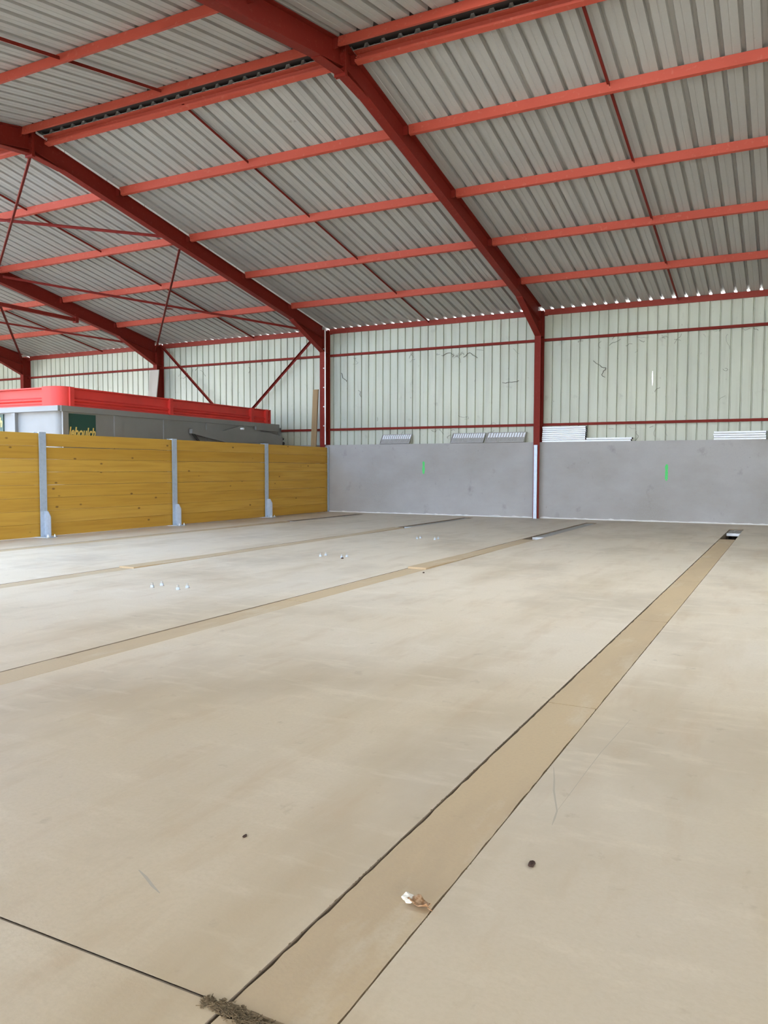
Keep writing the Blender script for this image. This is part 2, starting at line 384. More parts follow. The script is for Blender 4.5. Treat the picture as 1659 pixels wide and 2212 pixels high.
for i, (a, b) in enumerate(D4):
    cover(DUCTS[3][0], DUCTS[3][1], a, b, ['cover board by the hole in the duct along the timber partition', 'second cover board from the hole in the duct along the timber partition',
          'third cover board from the hole in the duct along the timber partition'][i], *((0, .014) if i == 0 else (0, 0)))
for i, (ya, yb, lab) in enumerate([(-2.72, -1.76, 'short zinc grate with white end in the widest-looking duct near the wall'),
                             (-5.36, -1.26, 'long zinc grate with white end in the duct pointing at the front column'),
                             (-4.2, -.84, 'zinc grate with white end in the third duct from the straw'),
                             (-3.95, -.89, 'zinc grate in the duct along the timber partition')]):
    x0, x1 = DUCTS[i][0]+.008, DUCTS[i][1]-.008
    t = empty('duct_grate', ((x0+x1)/2, ya, -.02))
    tag(t, lab, 'floor grate', 'zinc grates in the floor ducts')
    b = MB(); n = 9
    for q in range(n):
        xa = x0+(x1-x0)*q/n; b.box(xa+.004, xa+(x1-x0)/n-.004, ya+.012, yb, -.028, -.018)
    b.box(x0, x1, ya+.05, yb, -.055, -.03)
    b.build('grate_bars', M['galvdull'], t)
    e = MB(); e.box(x0, x1, ya, ya+.01, -.065, -.012); e.build('end_plate', M['galvbright'], t)['label'] = 'zinc end plate, front light painted white'  # end face whitened to imitate the front light falling on it
    s = MB(); s.box(x0+.01, x0+.03, ya+.1, yb-.1, -.339, -.055); s.box(x1-.03, x1-.01, ya+.1, yb-.1, -.339, -.055)
    s.build('support_rail', M['slot'], t)

# ------------------------------------------------------------------ portal frames
def isec_prism(m, path_y, x, depth_fn, w=.15, tf=.012, tw=.008): pass
def frame_at(x, label, strip=False, tie=False):
    fr = empty('steel_portal', (x, -.15, 0))
    def P(name): return name
    # column: I section, flanges facing the wall and the hall
    c = MB()
    c.box(x-.075, x+.075, -.300, -.288, 0, 4.93); c.box(x-.075, x+.075, -.012, 0, 0, 4.93); c.box(x-.004, x+.004, -.288, -.012, 0, 4.93)
    c.build('column', M['red'], fr)
    for za in (4.345, 4.925):
        bp = MB(); bp.box(x-.070, x+.070, -.286, -.014, za, za+.012); bp.build('stiffener', M['red'], fr)
    def rafter(y0, y1, sgn):
        m = MB()
        def z(y): return roofz(y)-.008
        d = .335
        for (a, b, wd) in ((0, -.012, .15), (-d+.012, -d, .15), (-.012, -d+.012, .008)):
            m.prism([(x-wd/2, y0, z(y0)+a), (x-wd/2, y1, z(y1)+a), (x-wd/2, y1, z(y1)+b), (x-wd/2, y0, z(y0)+b)], (wd, 0, 0))
        return m.build('rafter', M['red'], fr)
    rafter(-.300, RY+.012, 1); rafter(RY-.012, FRONT+.35, -1)
    # knee haunch
    def haunch(yc, ye, zb):
        m = MB()
        z0 = roofz(yc)-.343; z1 = roofz(ye)-.343
        m.prism([(x-.004, yc, z0), (x-.004, ye, z1), (x-.004, yc, zb)], (.008, 0, 0))
        m.prism([(x-.075, ye, z1), (x-.075, yc, zb), (x-.075, yc, zb-.014), (x-.075, ye, z1-.014)], (.15, 0, 0))
        return m.build('haunch', M['red'], fr)
    haunch(-.301, -1.78, 4.36); haunch(FRONT+.36, FRONT+1.85, roofz(FRONT)-.75)
    # ridge: two small haunches and bolted end plates
    for sg in (1, -1):
        m = MB(); ya, ye = RY+sg*.012, RY+sg*.62
        zt, ze = roofz(ya)-.343, roofz(ye)-.343
        m.prism([(x-.004, ya, zt), (x-.004, ye, ze), (x-.004, ya, 6.405)], (.008, 0, 0))
        m.prism([(x-.07, ye, ze), (x-.07, ya, 6.405), (x-.07, ya, 6.393), (x-.07, ye, ze-.012)], (.14, 0, 0))
        m.build('ridge_haunch', M['red'], fr)
    m = MB(); m.box(x-.085, x+.085, RY-.028, RY-.012, 6.355, RZ-.02); m.box(x-.085, x+.085, RY+.012, RY+.028, 6.355, RZ-.02); m.box(x-.08, x+.08, RY-.013, RY+.013, 6.36, RZ-.03)
    pl = m.build('ridge_plate', M['red'], fr)
    for sx in (-1, 1):
        for q in range(5):
            zq = 6.40+q*.088
            b = MB(); b.cyl((x+sx*.055, RY-.045, zq), (x+sx*.055, RY-.028, zq), .014, 6); b.build('bolt', M['red'], pl)
    # front column
    c = MB(); yf = FRONT+.36
    c.box(x-.075, x+.075, yf-.012, yf, -.37, roofz(yf)-.05); c.box(x-.075, x+.075, yf-.3, yf-.288, -.37, roofz(yf-.3)-.05); c.box(x-.004, x+.004, yf-.288, yf-.012, -.37, roofz(yf-.3)-.05)
    c.build('column', M['red'], fr)
    # purlin cleats on the web
    for y in PUR:
        s = 1 if y > RY else -1; zz = roofz(y)
        for sx in (-1, 1):
            if (x == 6 and sx > 0) or (x == -24 and sx < 0): continue
            xa, xb = (x+.005, x+.0845) if sx > 0 else (x-.0845, x-.005)
            yb = y+(.058 if y == PUR[5] else -.004)
            m = MB(); m.prism([(xa, yb-.008, zz-.155), (xa, yb, zz-.155), (xa, yb, zz-.02), (xa, yb-.008, zz-.02)], (xb-xa, 0, 0)); m.build('purlin_cleat', M['red'], fr)
    for sx in (1, -1):
        xa, xb = sorted((x+sx*.005, x+sx*.16))
        m = MB(); m.box(xa, xb, -.060, -.016, 4.850, roofz(PUR[0])-.1385); m.build('seat_cleat', M['red'], fr)
    for z in (2.25, 4.27):
        for sx in (1, -1):
            xa, xb = sorted((x+sx*.005, x+sx*.080))
            m = MB(); m.box(xa, xb, -.079, -.073, z-.04, z+.04); m.build('rail_cleat', M['red'], fr)
    if strip:  # bright white line on this frame, modelled as a plain strip
        m = MB()
        brk = [-.32] + [-1.0*q*.955-.32 for q in range(1, 10)] + [RY+.05]
        for a, b in zip(brk[:-1], brk[1:]):
            a -= .006; b += .006
            m.prism([(x+.0765, a, roofz(a)-.046), (x+.0765, b, roofz(b)-.046), (x+.0765, b, roofz(b)-.008), (x+.0765, a, roofz(a)-.008)], (.006, 0, 0))
        m.build('white_strip', M['white'], fr)['label'] = 'white strip along the rafter edge'
        m = MB(); m.box(x+.0765, x+.108, -.304, -.290, 1.84, 4.93); m.build('white_strip', M['white'], fr)['label'] = 'white strip up the column edge'
        for q in range(5):
            zq = 2.35+q*.52
            b = MB(); b.cyl((x+.05, -.312, zq), (x+.05, -.300, zq), .016, 6); b.build('bolt', M['galvbright'], fr)['label'] = 'bright zinc bolt head'
    if tie:
        m = MB(); m.box(x-.045, x+.045, -15.8, -3.34, 5.16, 5.25); m.build('tie_beam', M['red'], fr)
        for ya, zt in ((-3.36, 5.36), (-15.86, roofz(-15.8)-.33)):
            m = MB(); m.box(x-.06, x+.06, ya, ya+.10, 5.13, zt); m.build('hanger_plate', M['red'], fr)
    return tag(fr, label, 'steel frame', 'red steel portal frames')
PUR = [-.055, -1.94, -3.83, -5.73, -7.66, -9.36, -9.76, -11.58]
frame_at(0, 'red portal frame whose column carries the bright zinc channel beside the stacked panels')
frame_at(-6, 'red portal frame edged with a white strip, its column behind the partition end', strip=True)
frame_at(-12, 'red portal frame rising behind the middle of the trailer', tie=True)
frame_at(-18, 'red portal frame rising behind the nose of the trailer')
frame_at(-24, 'red portal frame at the open gable beyond the trailer')
frame_at(6, 'red portal frame past the stacked panels, outside the picture')

# ------------------------------------------------------------------ purlins, rails, ties
BAYN = {0: 'bay above the stacked panels', -1: 'bay above the leaning grates', -2: 'cross-braced bay above the trailer tail', -3: 'bay above the trailer nose', -4: 'end bay beyond the trailer nose'}
ROWN = ['red eave beam over the cladding', 'red purlin next above the eave', 'second red purlin above the eave', 'third red purlin above the eave', 'fourth red purlin above the eave',
        'red ridge purlin on the wall-side slope', 'red ridge purlin on the opposite slope', 'red purlin below the ridge on the opposite slope']
def purlin_mesh(row):
    y = 0.0; s = 1 if PUR[row] > RY else -1
    m = MB(); L0, L1 = .085, BAY-.085
    h = .135; w = .055 if row != 5 else .085; t = .006
    up = V((0, -SLOPE*s, 1)).normalized(); al = V((0, 1, SLOPE*-s)).normalized()
    if row == 0:
        up, al = V((0, 0, 1)), V((0, 1, 0)); w = .03
    # C section: web facing the hall, flanges pointing to the back wall
    pr = [(0, -.002), (w, -.002), (w, -.016), (w-t, -.016), (w-t, -.002-t), (t, -.002-t), (t, -h+t), (w-t, -h+t), (w-t, -h+.016), (w, -h+.016), (w, -h), (0, -h)]
    if row == 5: pr = [(0, -.002), (w, -.002), (w, -.020), (w-t, -.020), (w-t, -.002-t), (t, -.002-t), (t, -h+t), (w-t, -h+t), (w-t, -h+.030), (w, -h+.030), (w, -h), (0, -h)]
    if row == 5: pr = [(w-a, b) for a, b in pr]; pr = [(a, b) for a, b in pr]
    m.prism([V((L0, 0, 0)) + al*a + up*b for a, b in pr], (L1-L0, 0, 0))
    b = MB()
    for sx in (L0+.035, L0+.085, L1-.085, L1-.035):
        for dz in (-.045, -.095):
            p = V((sx, 0, 0)) + up*dz
            b.cyl(p, p-al*.012, .010, 6)
    return m, b
for row in range(8):
    proto = None
    for bay in (0, -1, -2, -3, -4):
        if bay == -3 and row not in (0, 1, 2): continue
        if bay == -4 and row != 0: continue
        if row == 7 and bay != -1: continue
        lab = ROWN[row] + ', ' + BAYN[bay]
        loc = V((bay*BAY, PUR[row], roofz(PUR[row])-.002))
        if proto is None:
            m, b = purlin_mesh(row)
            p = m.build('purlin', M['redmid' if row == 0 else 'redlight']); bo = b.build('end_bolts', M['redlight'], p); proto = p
        else: p = copy_tree(proto)
        p.location = loc
        tag(p, lab, 'purlin', 'red roof purlins')
# wall rails
proto = None
for lev, z in (('upper', 4.272), ('lower', 2.254)):
    for bay in (0, -1, -2, -3, -4):
        if lev == 'lower' and bay < -2: continue
        if proto is None:
            m = MB(); m.prism([(.09, 0, .03), (.09, -.07, .03), (.09, -.07, -.03), (.09, 0, -.03), (.09, 0, -.024), (.09, -.064, -.024), (.09, -.064, .024), (.09, 0, .024)], (BAY-.18, 0, 0))
            p = m.build('wall_rail', M['red']); proto = p
        else: p = copy_tree(proto)
        p.location = (bay*BAY, -.001, z)
        tag(p, lev+' red rail across the cladding, '+BAYN[bay].replace(' above', ' of'), 'wall rail', 'red rails across the cladding')
# tie rods down the middle of each bay
for bay, x in ((0, 3.10), (-1, -2.94), (-2, -8.45), (-3, -14.45)):
    rows = [y for y in PUR[:6]]
    t = empty('roof_tie', (x, PUR[2], roofz(PUR[2])))
    for a, b in zip(rows[:-1], rows[1:]):
        m = MB(); y0, y1 = a-.012, b+.068
        if a == rows[0]: y0 = a-.02
        m.angle((x, y0, roofz(y0)-.045), (x, y1, roofz(y1)-.045), .042, .006); m.build('tie_segment', M['red'], t)
    tag(t, 'thin dark red tie line down the wall-side slope, '+BAYN[bay], 'roof tie', 'thin red roof ties')
x = -2.94; t = empty('roof_tie', (x, -10.6, roofz(-10.6)))
for a, b in ((-9.78, -11.52), (-11.60, -13.4)):
    m = MB(); m.angle((x, a, roofz(a)-.045), (x, b, roofz(b)-.045), .042, .006); m.build('tie_segment', M['red'], t)
tag(t, 'thin dark red tie line on the opposite slope beside the ridge', 'roof tie', 'thin red roof ties')
# roof cross braces
def brace(p, q, w, label, up=(0, 0, 1)):
    m = MB(); m.angle(p, q, w, .006, up); o = m.build('cross_brace', M['red']); origin(o, q)
    return tag(o, label, 'brace', 'red cross braces')
def rp(x, y, d=.22): return (x, y, roofz(y)-d)
brace(rp(-6.10, -9.46, .33), rp(-11.90, -5.79), .05, 'dark roof brace dropping from the white-edged frame ridge')
brace(rp(-11.90, -9.36), rp(-6.10, -6.13, .19), .05, 'pale red roof brace through the cross joint, meeting the white-edged rafter mid slope')
brace(rp(-6.10, -5.82, .33), rp(-11.90, -.36, .28), .05, 'dark roof brace hanging from the white-edged rafter to the next frame knee')
brace(rp(-11.90, -5.62, .17), rp(-6.10, -.46, .17), .05, 'pale red roof brace running up from the white-edged frame knee')
brace(rp(-12.10, -5.82, .33), rp(-17.90, -.34, .2), .05, 'dark roof brace dropping to the knee above the trailer nose')
brace(rp(-17.90, -5.62, .17), rp(-12.10, -.57, .17), .05, 'pale red roof brace above the trailer nose bay')
for (xx, yy, dd, lab) in ((-9.02, -7.70, .268, 'small grey joint plate where the upper roof braces cross'), (-9.0, -2.97, .255, 'small joint plate where the lower roof braces cross')):
    m = MB(); z = roofz(yy)-dd; m.box(xx-.09, xx+.09, yy-.07, yy+.07, z-.004, z+.004)
    tag(m.build('brace_plate', M['galvdull'] if 'grey' in lab else M['red']), lab, 'joint plate')
brace((-11.9, -.16, 4.98), (-9.08, -.16, 2.34), .06, 'red wall brace falling from the column behind the trailer middle', up=(0, 1, 0))
brace((-6.1, -.16, 4.98), (-8.98, -.16, 2.40), .06, 'red wall brace falling from the white-edged column', up=(0, 1, 0))

# ------------------------------------------------------------------ zinc channel on the front column
m = MB(); x0, x1 = -.045, .035
m.box(x0, x1, -.306, -.3005, 0, 1.76); m.box(x0, x0+.006, -.345, -.306, 0, 1.76); m.box(x1-.006, x1, -.345, -.306, 0, 1.76)
m.box(x0, x1, -.352, -.345, 0, 1.76)
o = m.build('zinc_channel', M['galv']); origin(o, (0, -.33, 0))
tag(o, 'bright zinc upright fixed to the foot of the front red column', 'steel channel')

# ------------------------------------------------------------------ timber partition
PX = -5.84
t = empty('partition', (PX-.07, -6.4, 0))
tag(t, 'amber timber plank partition held between grey zinc posts in front of the trailer', 'partition')
PY = [-12.80, -9.56, -6.33, -3.11]
YE = -.24
def plank_panel(y0, y1, gaps):
    m = MB(); n = 8; H = 1.755; h = H/n
    for i in range(n):
        zb, zt = i*h+.012, (i+1)*h+.012
        d0, d1 = gaps.get(i, (0.0015, 0.0015))
        xo = random.uniform(-.004, .004)
        dx = random.uniform(-.003, .003)
        P = [(PX-.035+xo, y0, zb), (PX-.035+xo+dx, y1, zb), (PX-.035+xo+dx, y1, zt-d1), (PX-.035+xo, y0, zt-d0)]
        # slightly bowed face: split in 6 along the length
        K = 8; A, B, C, D = [], [], [], []
        ph = random.uniform(0, 6.28)
        for q in range(K+1):
            u = q/K; y = y0+(y1-y0)*u; bow = .004*math.sin(u*math.pi)*math.cos(ph)
            ztop = zt-(d0+(d1-d0)*u); xa = PX-.035+xo+dx*u+bow
            A.append(m.bm.verts.new((xa, y, zb+.003))); B.append(m.bm.verts.new((xa, y, ztop-.003)))
            C.append(m.bm.verts.new((xa-.065, y, ztop-.003))); D.append(m.bm.verts.new((xa-.065, y, zb+.003)))
            # chamfer
        A2 = [m.bm.verts.new(v.co+V((-.004, 0, -.003))) for v in A]; B2 = [m.bm.verts.new(v.co+V((-.004, 0, .003))) for v in B]
        for q in range(K):
            for S, T in ((A, B), (B, B2), (B2, C), (C, D), (D, A2), (A2, A)): m.bm.faces.new([S[q], S[q+1], T[q+1], T[q]])
        for q in (0, K): m.bm.faces.new([A[q], B[q], B2[q], C[q], D[q], A2[q]])
    return m.build('plank_panel', M['wood'], t)
seg = [(-12.80, -9.56), (-9.56, -6.33), (-6.33, -3.11), (-3.11, YE)]
GAPS = [{6: (.001, .001)}, {6: (.016, .003), 3: (.004, .002), 4: (.002, .004)}, {3: (.004, .002), 5: (.003, .006)}, {5: (.004, .005), 2: (.003, .003)}]
for (a, b), gp in zip(seg, GAPS): plank_panel(a+.006, b-.006, gp)
for y in PY + [YE]:
    last = y == YE
    m = MB()
    wd = .07 if not last else .045
    m.box(PX-.010, PX, y-wd, y+wd, .012, 1.785); m.box(PX-.140, PX-.130, y-wd, y+wd, .012, 1.785); m.box(PX-.130, PX-.010, y-.004, y+.004, .012, 1.785)
    po = m.build('post', M['galv'], t)
    if last: continue
    m = MB(); m.box(PX-.22, PX+.20, y-.10, y+.10, 0, .012); m.build('base_plate', M['galv'], po)
    m = MB(); g0 = y+.012
    m.prism([(PX, g0, .05), (PX+.03, g0, .012), (PX+.145, g0, .012), (PX+.145, g0, .35), (PX+.085, g0, .445), (PX, g0, .445)], (0, .01, 0))
    m.build('gusset', M['galv'], po)['label'] = 'pale chamfered gusset plate'
    for sx, sy in ((.17, -.07), (.17, .07)):
        b = MB(); b.cyl((PX+sx, y+sy, .012), (PX+sx, y+sy, .055), .010, 8); b.cyl((PX+sx, y+sy, .012), (PX+sx, y+sy, .030), .019, 6); b.build('anchor_nut', M['galvbright'], po)

# anchor bolts waiting in the floor for the next partition
CL = [(-12.95, 'cluster between the two long ducts in line with the raised board'), (-9.80, 'middle cluster'), (-6.72, 'cluster closest to the concrete wall')]
CLN = ['first bolt cluster from the viewer', 'middle bolt cluster', 'bolt cluster closest to the concrete wall']
proto = None
for (yc, _), cn in zip(CL, CLN):
    for sx, sn in ((-.165, 'partition-side'), (.165, 'column-side')):
        for sy, en in ((-.068, 'front'), (.068, 'rear')):
            if proto is None:
                b = empty('anchor_bolt', (0, 0, 0))
                m = MB(); m.cyl((0, 0, 0), (0, 0, .048), .010, 10); m.build('stud', M['galvdull'], b)
                m = MB(); m.cyl((0, 0, .004), (0, 0, .024), .017, 6); m.build('nut', M['galv'], b)
                m = MB(); m.cyl((0, 0, 0), (0, 0, .004), .024, 14); m.build('washer', M['galvdull'], b)
                proto = b
            else: b = copy_tree(proto)
            b.location = (.03+sx, yc+sy, 0)
            tag(b, f'zinc anchor bolt, {en} {sn} one of the {cn}', 'anchor bolt', 'anchor bolts standing out of the floor')

# ------------------------------------------------------------------ stacked panels and leaning grates on the concrete
def panel_mesh():
    m = MB(); w, d, h = 1.03, .150, .0385
    # folded tray section: front lip with two shallow grooves
    pr = [(0, 0), (-.003, .003), (-.003, .014), (.007, .017), (.007, .021), (-.003, .024), (-.003, .0355), (0, .0385), (d, .0385), (d, 0)]
    m.prism([(0, a, b) for a, b in pr], (w, 0, 0)); return m
proto = None
POS = ['bottom', 'second', 'third', 'fourth', 'fifth', 'sixth', 'seventh', 'eighth']
def stack(x0, n, where, pitch=.0465, sc=1.0):
    global proto
    for i in range(n):
        nm = 'topmost' if i == n-1 else ('lowest' if i == 0 else POS[i]+' from below')
        if proto is None:
            t = panel_mesh().build('zinc_tray', M['galvbright'])
            e = MB(); e.box(1.0305, 1.034, .004, .145, .003, .036); e.build('shaded_end', M['dark'], t)['label'] = 'black plate painting the shaded end'  # tray is solid; black plate paints the shade at its end
            proto = t
        else: t = copy_tree(proto)
        t.scale.x = sc
        t.location = (x0+random.uniform(-.014, .014) + (.014 if i > n*.6 else 0), CF-.004+random.uniform(-.006, .006), HC+i*pitch)
        tag(t, f'flat zinc panel, {nm} in the {where}', 'metal panel', 'zinc panels stacked on the concrete wall')
stack(.092, 8, 'tall stack beside the front column')
stack(1.148, 2, 'low pair next to the tall stack')
stack(3.915, 4, 'stack of four by the photo edge', .0475)
stack(4.985, 8, 'stack cut by the photo edge', sc=.88)
def grate(x, dx, label, tilt):
    t = empty('leaning_grate', (x, CF+.03, HC)); tag(t, label, 'metal grate', 'zinc grates leaning on the cladding')
    w, h = dx, .262; th = math.radians(tilt); up = V((math.sin(math.radians(1.2))*.0, math.sin(th), math.cos(th))); al = V((1, 0, 0)); nr = up.cross(al)
    shear = .055
    def pt(a, b, c): return V((x+a+shear*b/h, CF+.03, HC)) + up*b - nr*c if False else V((x+a+shear*b/h, CF+.03, HC+.001)) + up*b + V((0, -math.cos(th), math.sin(th)))*c
    def slab(m, a0, a1, b0, b1, c0, c1):
        pts = [pt(a, b, c) for a in (a0, a1) for b in (b0, b1) for c in (c0, c1)]
        v = [m.bm.verts.new(p) for p in pts]
        for f in ((0,1,3,2),(4,6,7,5),(0,4,5,1),(2,3,7,6),(0,2,6,4),(1,5,7,3)): m.bm.faces.new([v[i] for i in f])
    m = MB(); slab(m, 0, w, 0, .016, 0, .03); slab(m, 0, w, h-.014, h, 0, .03); slab(m, 0, .014, .016, h-.014, 0, .03); slab(m, w-.014, w, .016, h-.014, 0, .03); slab(m, .014, w-.014, .125, .133, 0, .016)
    m.build('frame', M['galvdull'], t)
    m = MB(); n = 14
    for i in range(n):
        a = .02+(w-.04)*i/n; slab(m, a+.022, a+(w-.04)/n-.003, .135, h-.016, .006, .022)
    m.build('upper_slats', M['galvbright'], t)['label'] = 'bright upright slats'
    m = MB()
    for i in range(n*2):
        a = .02+(w-.04)*i/(n*2); slab(m, a+.003, a+(w-.04)/(n*2)-.004, .016, .125, .010, .020)
    m.build('lower_slats', M['galvdull'], t)
    m = MB(); slab(m, .01, w-.01, .01, h-.01, .0, .004); m.build('back_sheet', M['galvdull'], t)
grate(-4.31, .87, 'leaning zinc grate standing alone on the concrete towards the partition', 17)
grate(-2.295, .885, 'leaning zinc grate in the middle of the three', 17)
grate(-1.365, 1.0, 'leaning zinc grate beside the front column, brightest slats', 17)

# leaning boards
m = MB(); m.prism([(-6.36, -.46, 0), (-6.20, -.46, 0), (-6.20, -.415, 0), (-6.36, -.415, 0)], (.10, .10, 3.34))
o = m.build('leaning_board', M['oldwood']); origin(o, (-6.28, -.44, 0)); tag(o, 'tall weathered timber board leaning beside the white-edged column', 'board')
m = MB(); m.prism([(-12.55, -.52, 0), (-12.20, -.52, 0), (-12.20, -.49, 0), (-12.55, -.49, 0)], (.42, .14, 4.18))
o = m.build('leaning_board', M['greyboard']); origin(o, (-12.4, -.5, 0)); tag(o, 'pale grey board leaning against the column behind the trailer middle', 'board')

# ------------------------------------------------------------------ trailer behind the partition
TX = -6.95; TB, TF = -.98, -8.20; TW = 2.45
tr = empty('farm_trailer', (TX-TW/2, -4.6, -.36))
tag(tr, 'grey high-sided tipping trailer with red extension boards behind the timber partition', 'trailer')
def rounded(x0, x1, y0, y1, r, z0, z1, m, n=6):
    pts = []
    for cx, cy, a0 in ((x1-r, y1-r, 0), (x0+r, y1-r, 90), (x0+r, y0+r, 180), (x1-r, y0+r, 270)):
        for i in range(n+1):
            a = math.radians(a0+90*i/n); pts.append((cx+r*math.cos(a), cy+r*math.sin(a)))
    lo = [m.bm.verts.new((x, y, z0)) for x, y in pts]; hi = [m.bm.verts.new((x, y, z1)) for x, y in pts]
    k = len(pts)
    for i in range(k): m.bm.faces.new([lo[i], lo[(i+1) % k], hi[(i+1) % k], hi[i]])
    return lo, hi
# body side and nose
m = MB(); m.box(TX-.06, TX-.03, TF+.13, TB, .85, 2.36); m.box(TX-TW+.03, TX-TW+.06, TF+.13, TB, .85, 2.36); m.box(TX-TW+.03, TX-.03, TB-.03, TB, .85, 2.36); m.box(TX-TW+.05, TX-.05, TF+.1, TB, .82, .87)
m.build('body', M['tgrey'], tr)
m = MB(); r = .14
pts = [(TX-TW+.06+r, TF+.02), (TX-.06-r, TF+.02)]
arc = [(TX-.06-r+r*math.sin(math.radians(a)), TF+.02+r-r*math.cos(math.radians(a))) for a in (15, 30, 45, 60, 75, 90)]
arl = [(TX-TW+.06+r-r*math.sin(math.radians(a)), TF+.02+r-r*math.cos(math.radians(a))) for a in (90, 75, 60, 45, 30, 15)]
line = arl+pts+arc
inn = [(x+(.012 if x < TX-TW/2 else -.012), y+.014) for x, y in line]
m.prism([(x, y, .85) for x, y in line+inn[::-1]], (0, 0, 1.42)); m.build('nose_panel', M['tnose'], tr)
m = MB()
for xx in (TX-1.30, TX-2.2): m.box(xx-.05, xx+.05, TF-.05, TF+.02, .85, 2.26)
m.build('nose_rib', M['tnose'], tr)
# top rail
m = MB(); m.box(TX-.10, TX+.005, TF+.0, TB, 2.262, 2.372); m.box(TX-TW, TX-TW+.10, TF+.0, TB, 2.262, 2.372); m.box(TX-TW, TX, TB-.09, TB+.01, 2.262, 2.372)
m.build('top_rail', M['tgrey'], tr)
m = MB(); m.box(TX-TW+.001, TX-.03, TF-.06, TF+.08, 2.268, 2.37); m.build('nose_rail', M['tnose'], tr)['label'] = 'light grey rail across the nose'
for (ya, yb) in ((-8.16, -8.035), (-6.86, -6.66), (-5.42, -5.22), (-3.98, -3.79), (-2.55, -2.38)):
    m = MB(); m.prism([(TX-.035, ya, .85), (TX+.0, ya, .85), (TX+.0, yb, .85), (TX-.035, yb, .85)], (0, 0, 1.41)); p = m.build('side_post', M['tgrey'], tr)
    m = MB(); m.box(TX-.035, TX+.001, ya-.008, ya-.001, .85, 2.26); m.build('post_edge', M['tnose'], p)['label'] = 'pale front edge of the post'
# red extension boards
m = MB()
def red_profile(z): pass
prof = [(0, 2.372), (0, 2.400), (-.035, 2.425), (-.035, 2.455), (.0, 2.485), (.0, 2.505), (-.045, 2.545), (-.045, 2.705), (.015, 2.712), (.015, 2.735), (-.06, 2.735), (-.06, 2.372)]
m.prism([(TX-.02+a, TF+.22, z) for a, z in prof], (0, TB-.38-TF-.22, 0)); m.build('extension_board', M['tred'], tr)
m = MB(); m.prism([(TX-TW+.02-a, TF+.22, z) for a, z in prof], (0, TB-.38-TF-.22, 0)); m.build('extension_board', M['tred'], tr)
m = MB(); m.prism([(TX-TW+.5, TF+.0-a, z) for a, z in prof], (TW-.96, 0, 0)); m.build('extension_board', M['tred'], tr)
m = MB(); m.box(TX-TW+.03, TX-.05, TB-.44, TB-.40, 2.372, 2.72); m.build('extension_board', M['tred'], tr)
# rounded corner piece
for sgn in (1, -1):
    m = MB(); rr = .27; cxx = TX-.015-rr if sgn > 0 else TX-TW+.015+rr
    ln = [(cxx-sgn*.22, TF-.02)] + [(cxx+sgn*rr*math.sin(math.radians(a)), TF-.02+rr-rr*math.cos(math.radians(a))) for a in range(0, 91, 10)]
    ii = [(x-sgn*.02, y+.022) for x, y in ln]
    m.prism([(x, y, 2.372) for x, y in ln+ii[::-1]], (0, 0, .375)); o_ = m.build('corner_board', M['tred'], tr, smooth=True); o_.data.set_sharp_from_angle(angle=math.radians(35))
for ya, yb, e in ((-8.0, -7.90, .02), (-5.235, -5.135, .02), (-2.24, -2.13, .02), (-1.60, -1.50, .02), (-1.42, -1.36, .0)):
    m = MB(); m.box(TX-.07, TX-.005+e, ya, yb, 2.372, 2.74); m.build('extension_post', M['tred'], tr)
# stickers
def lettering(parent, txt, size, loc, rot, shear=.22, m='letters'):
    cu = bpy.data.curves.new('lettering', 'FONT'); cu.body = txt; cu.size = size; cu.shear = shear; cu.extrude = .0012; cu.offset = .006*size/.2
    cu.resolution_u = 3
    o = bpy.data.objects.new('lettering_src', cu); COL.objects.link(o)
    dg = bpy.context.evaluated_depsgraph_get(); me = bpy.data.meshes.new_from_object(o.evaluated_get(dg))
    bpy.data.objects.remove(o)
    me.name = 'lettering'
    xs = [v.co.x for v in me.vertices]; me.transform(Matrix.Translation((-min(xs), 0, 0))); w = max(xs)-min(xs)
    return me, w
def sticker(y0, y1, z0, z1):
    m = MB(); m.box(TX-.031, TX-.026, y0, y1, z0, z1); s = m.build('sticker', M['sticker'], tr); s['label'] = 'dark green sticker with yellow lettering'
    me, w = lettering(s, 'leboulch', .26, None, None)
    W = (y1-y0)-.02; me.transform(Matrix.Scale(W/w, 4, (1, 0, 0)))
    me.transform(Matrix(((0, 0, 1, 0), (1, 0, 0, 0), (0, 1, 0, 0), (0, 0, 0, 1))))
    off = V(tr.location)
    me.transform(Matrix.Translation(V((TX-.024, y0+.01, 1.792))-off))
    o = bpy.data.objects.new('lettering', me); COL.objects.link(o); me.materials.append(M['letters']); o.parent = s
sticker(-8.02, -7.34, 1.60, 2.232)
m = MB(); m.box(TX-2.36, TX-1.655, TF-.004, TF+.02, 1.72, 2.25); s = m.build('sticker', M['sticker'], tr); s['label'] = 'dark green sticker with pale lettering on the nose'
me, w = lettering(s, 'leboulch', .26, None, None); me.transform(Matrix.Scale(.66/w, 4, (1, 0, 0)))
me.transform(Matrix(((1, 0, 0, 0), (0, 0, -1, 0), (0, 1, 0, 0), (0, 0, 0, 1)))); me.transform(Matrix.Translation(V((TX-2.34, TF-.006, 2.0))-V(tr.location)))
o = bpy.data.objects.new('lettering', me); COL.objects.link(o); me.materials.append(M['letters']); o.parent = s
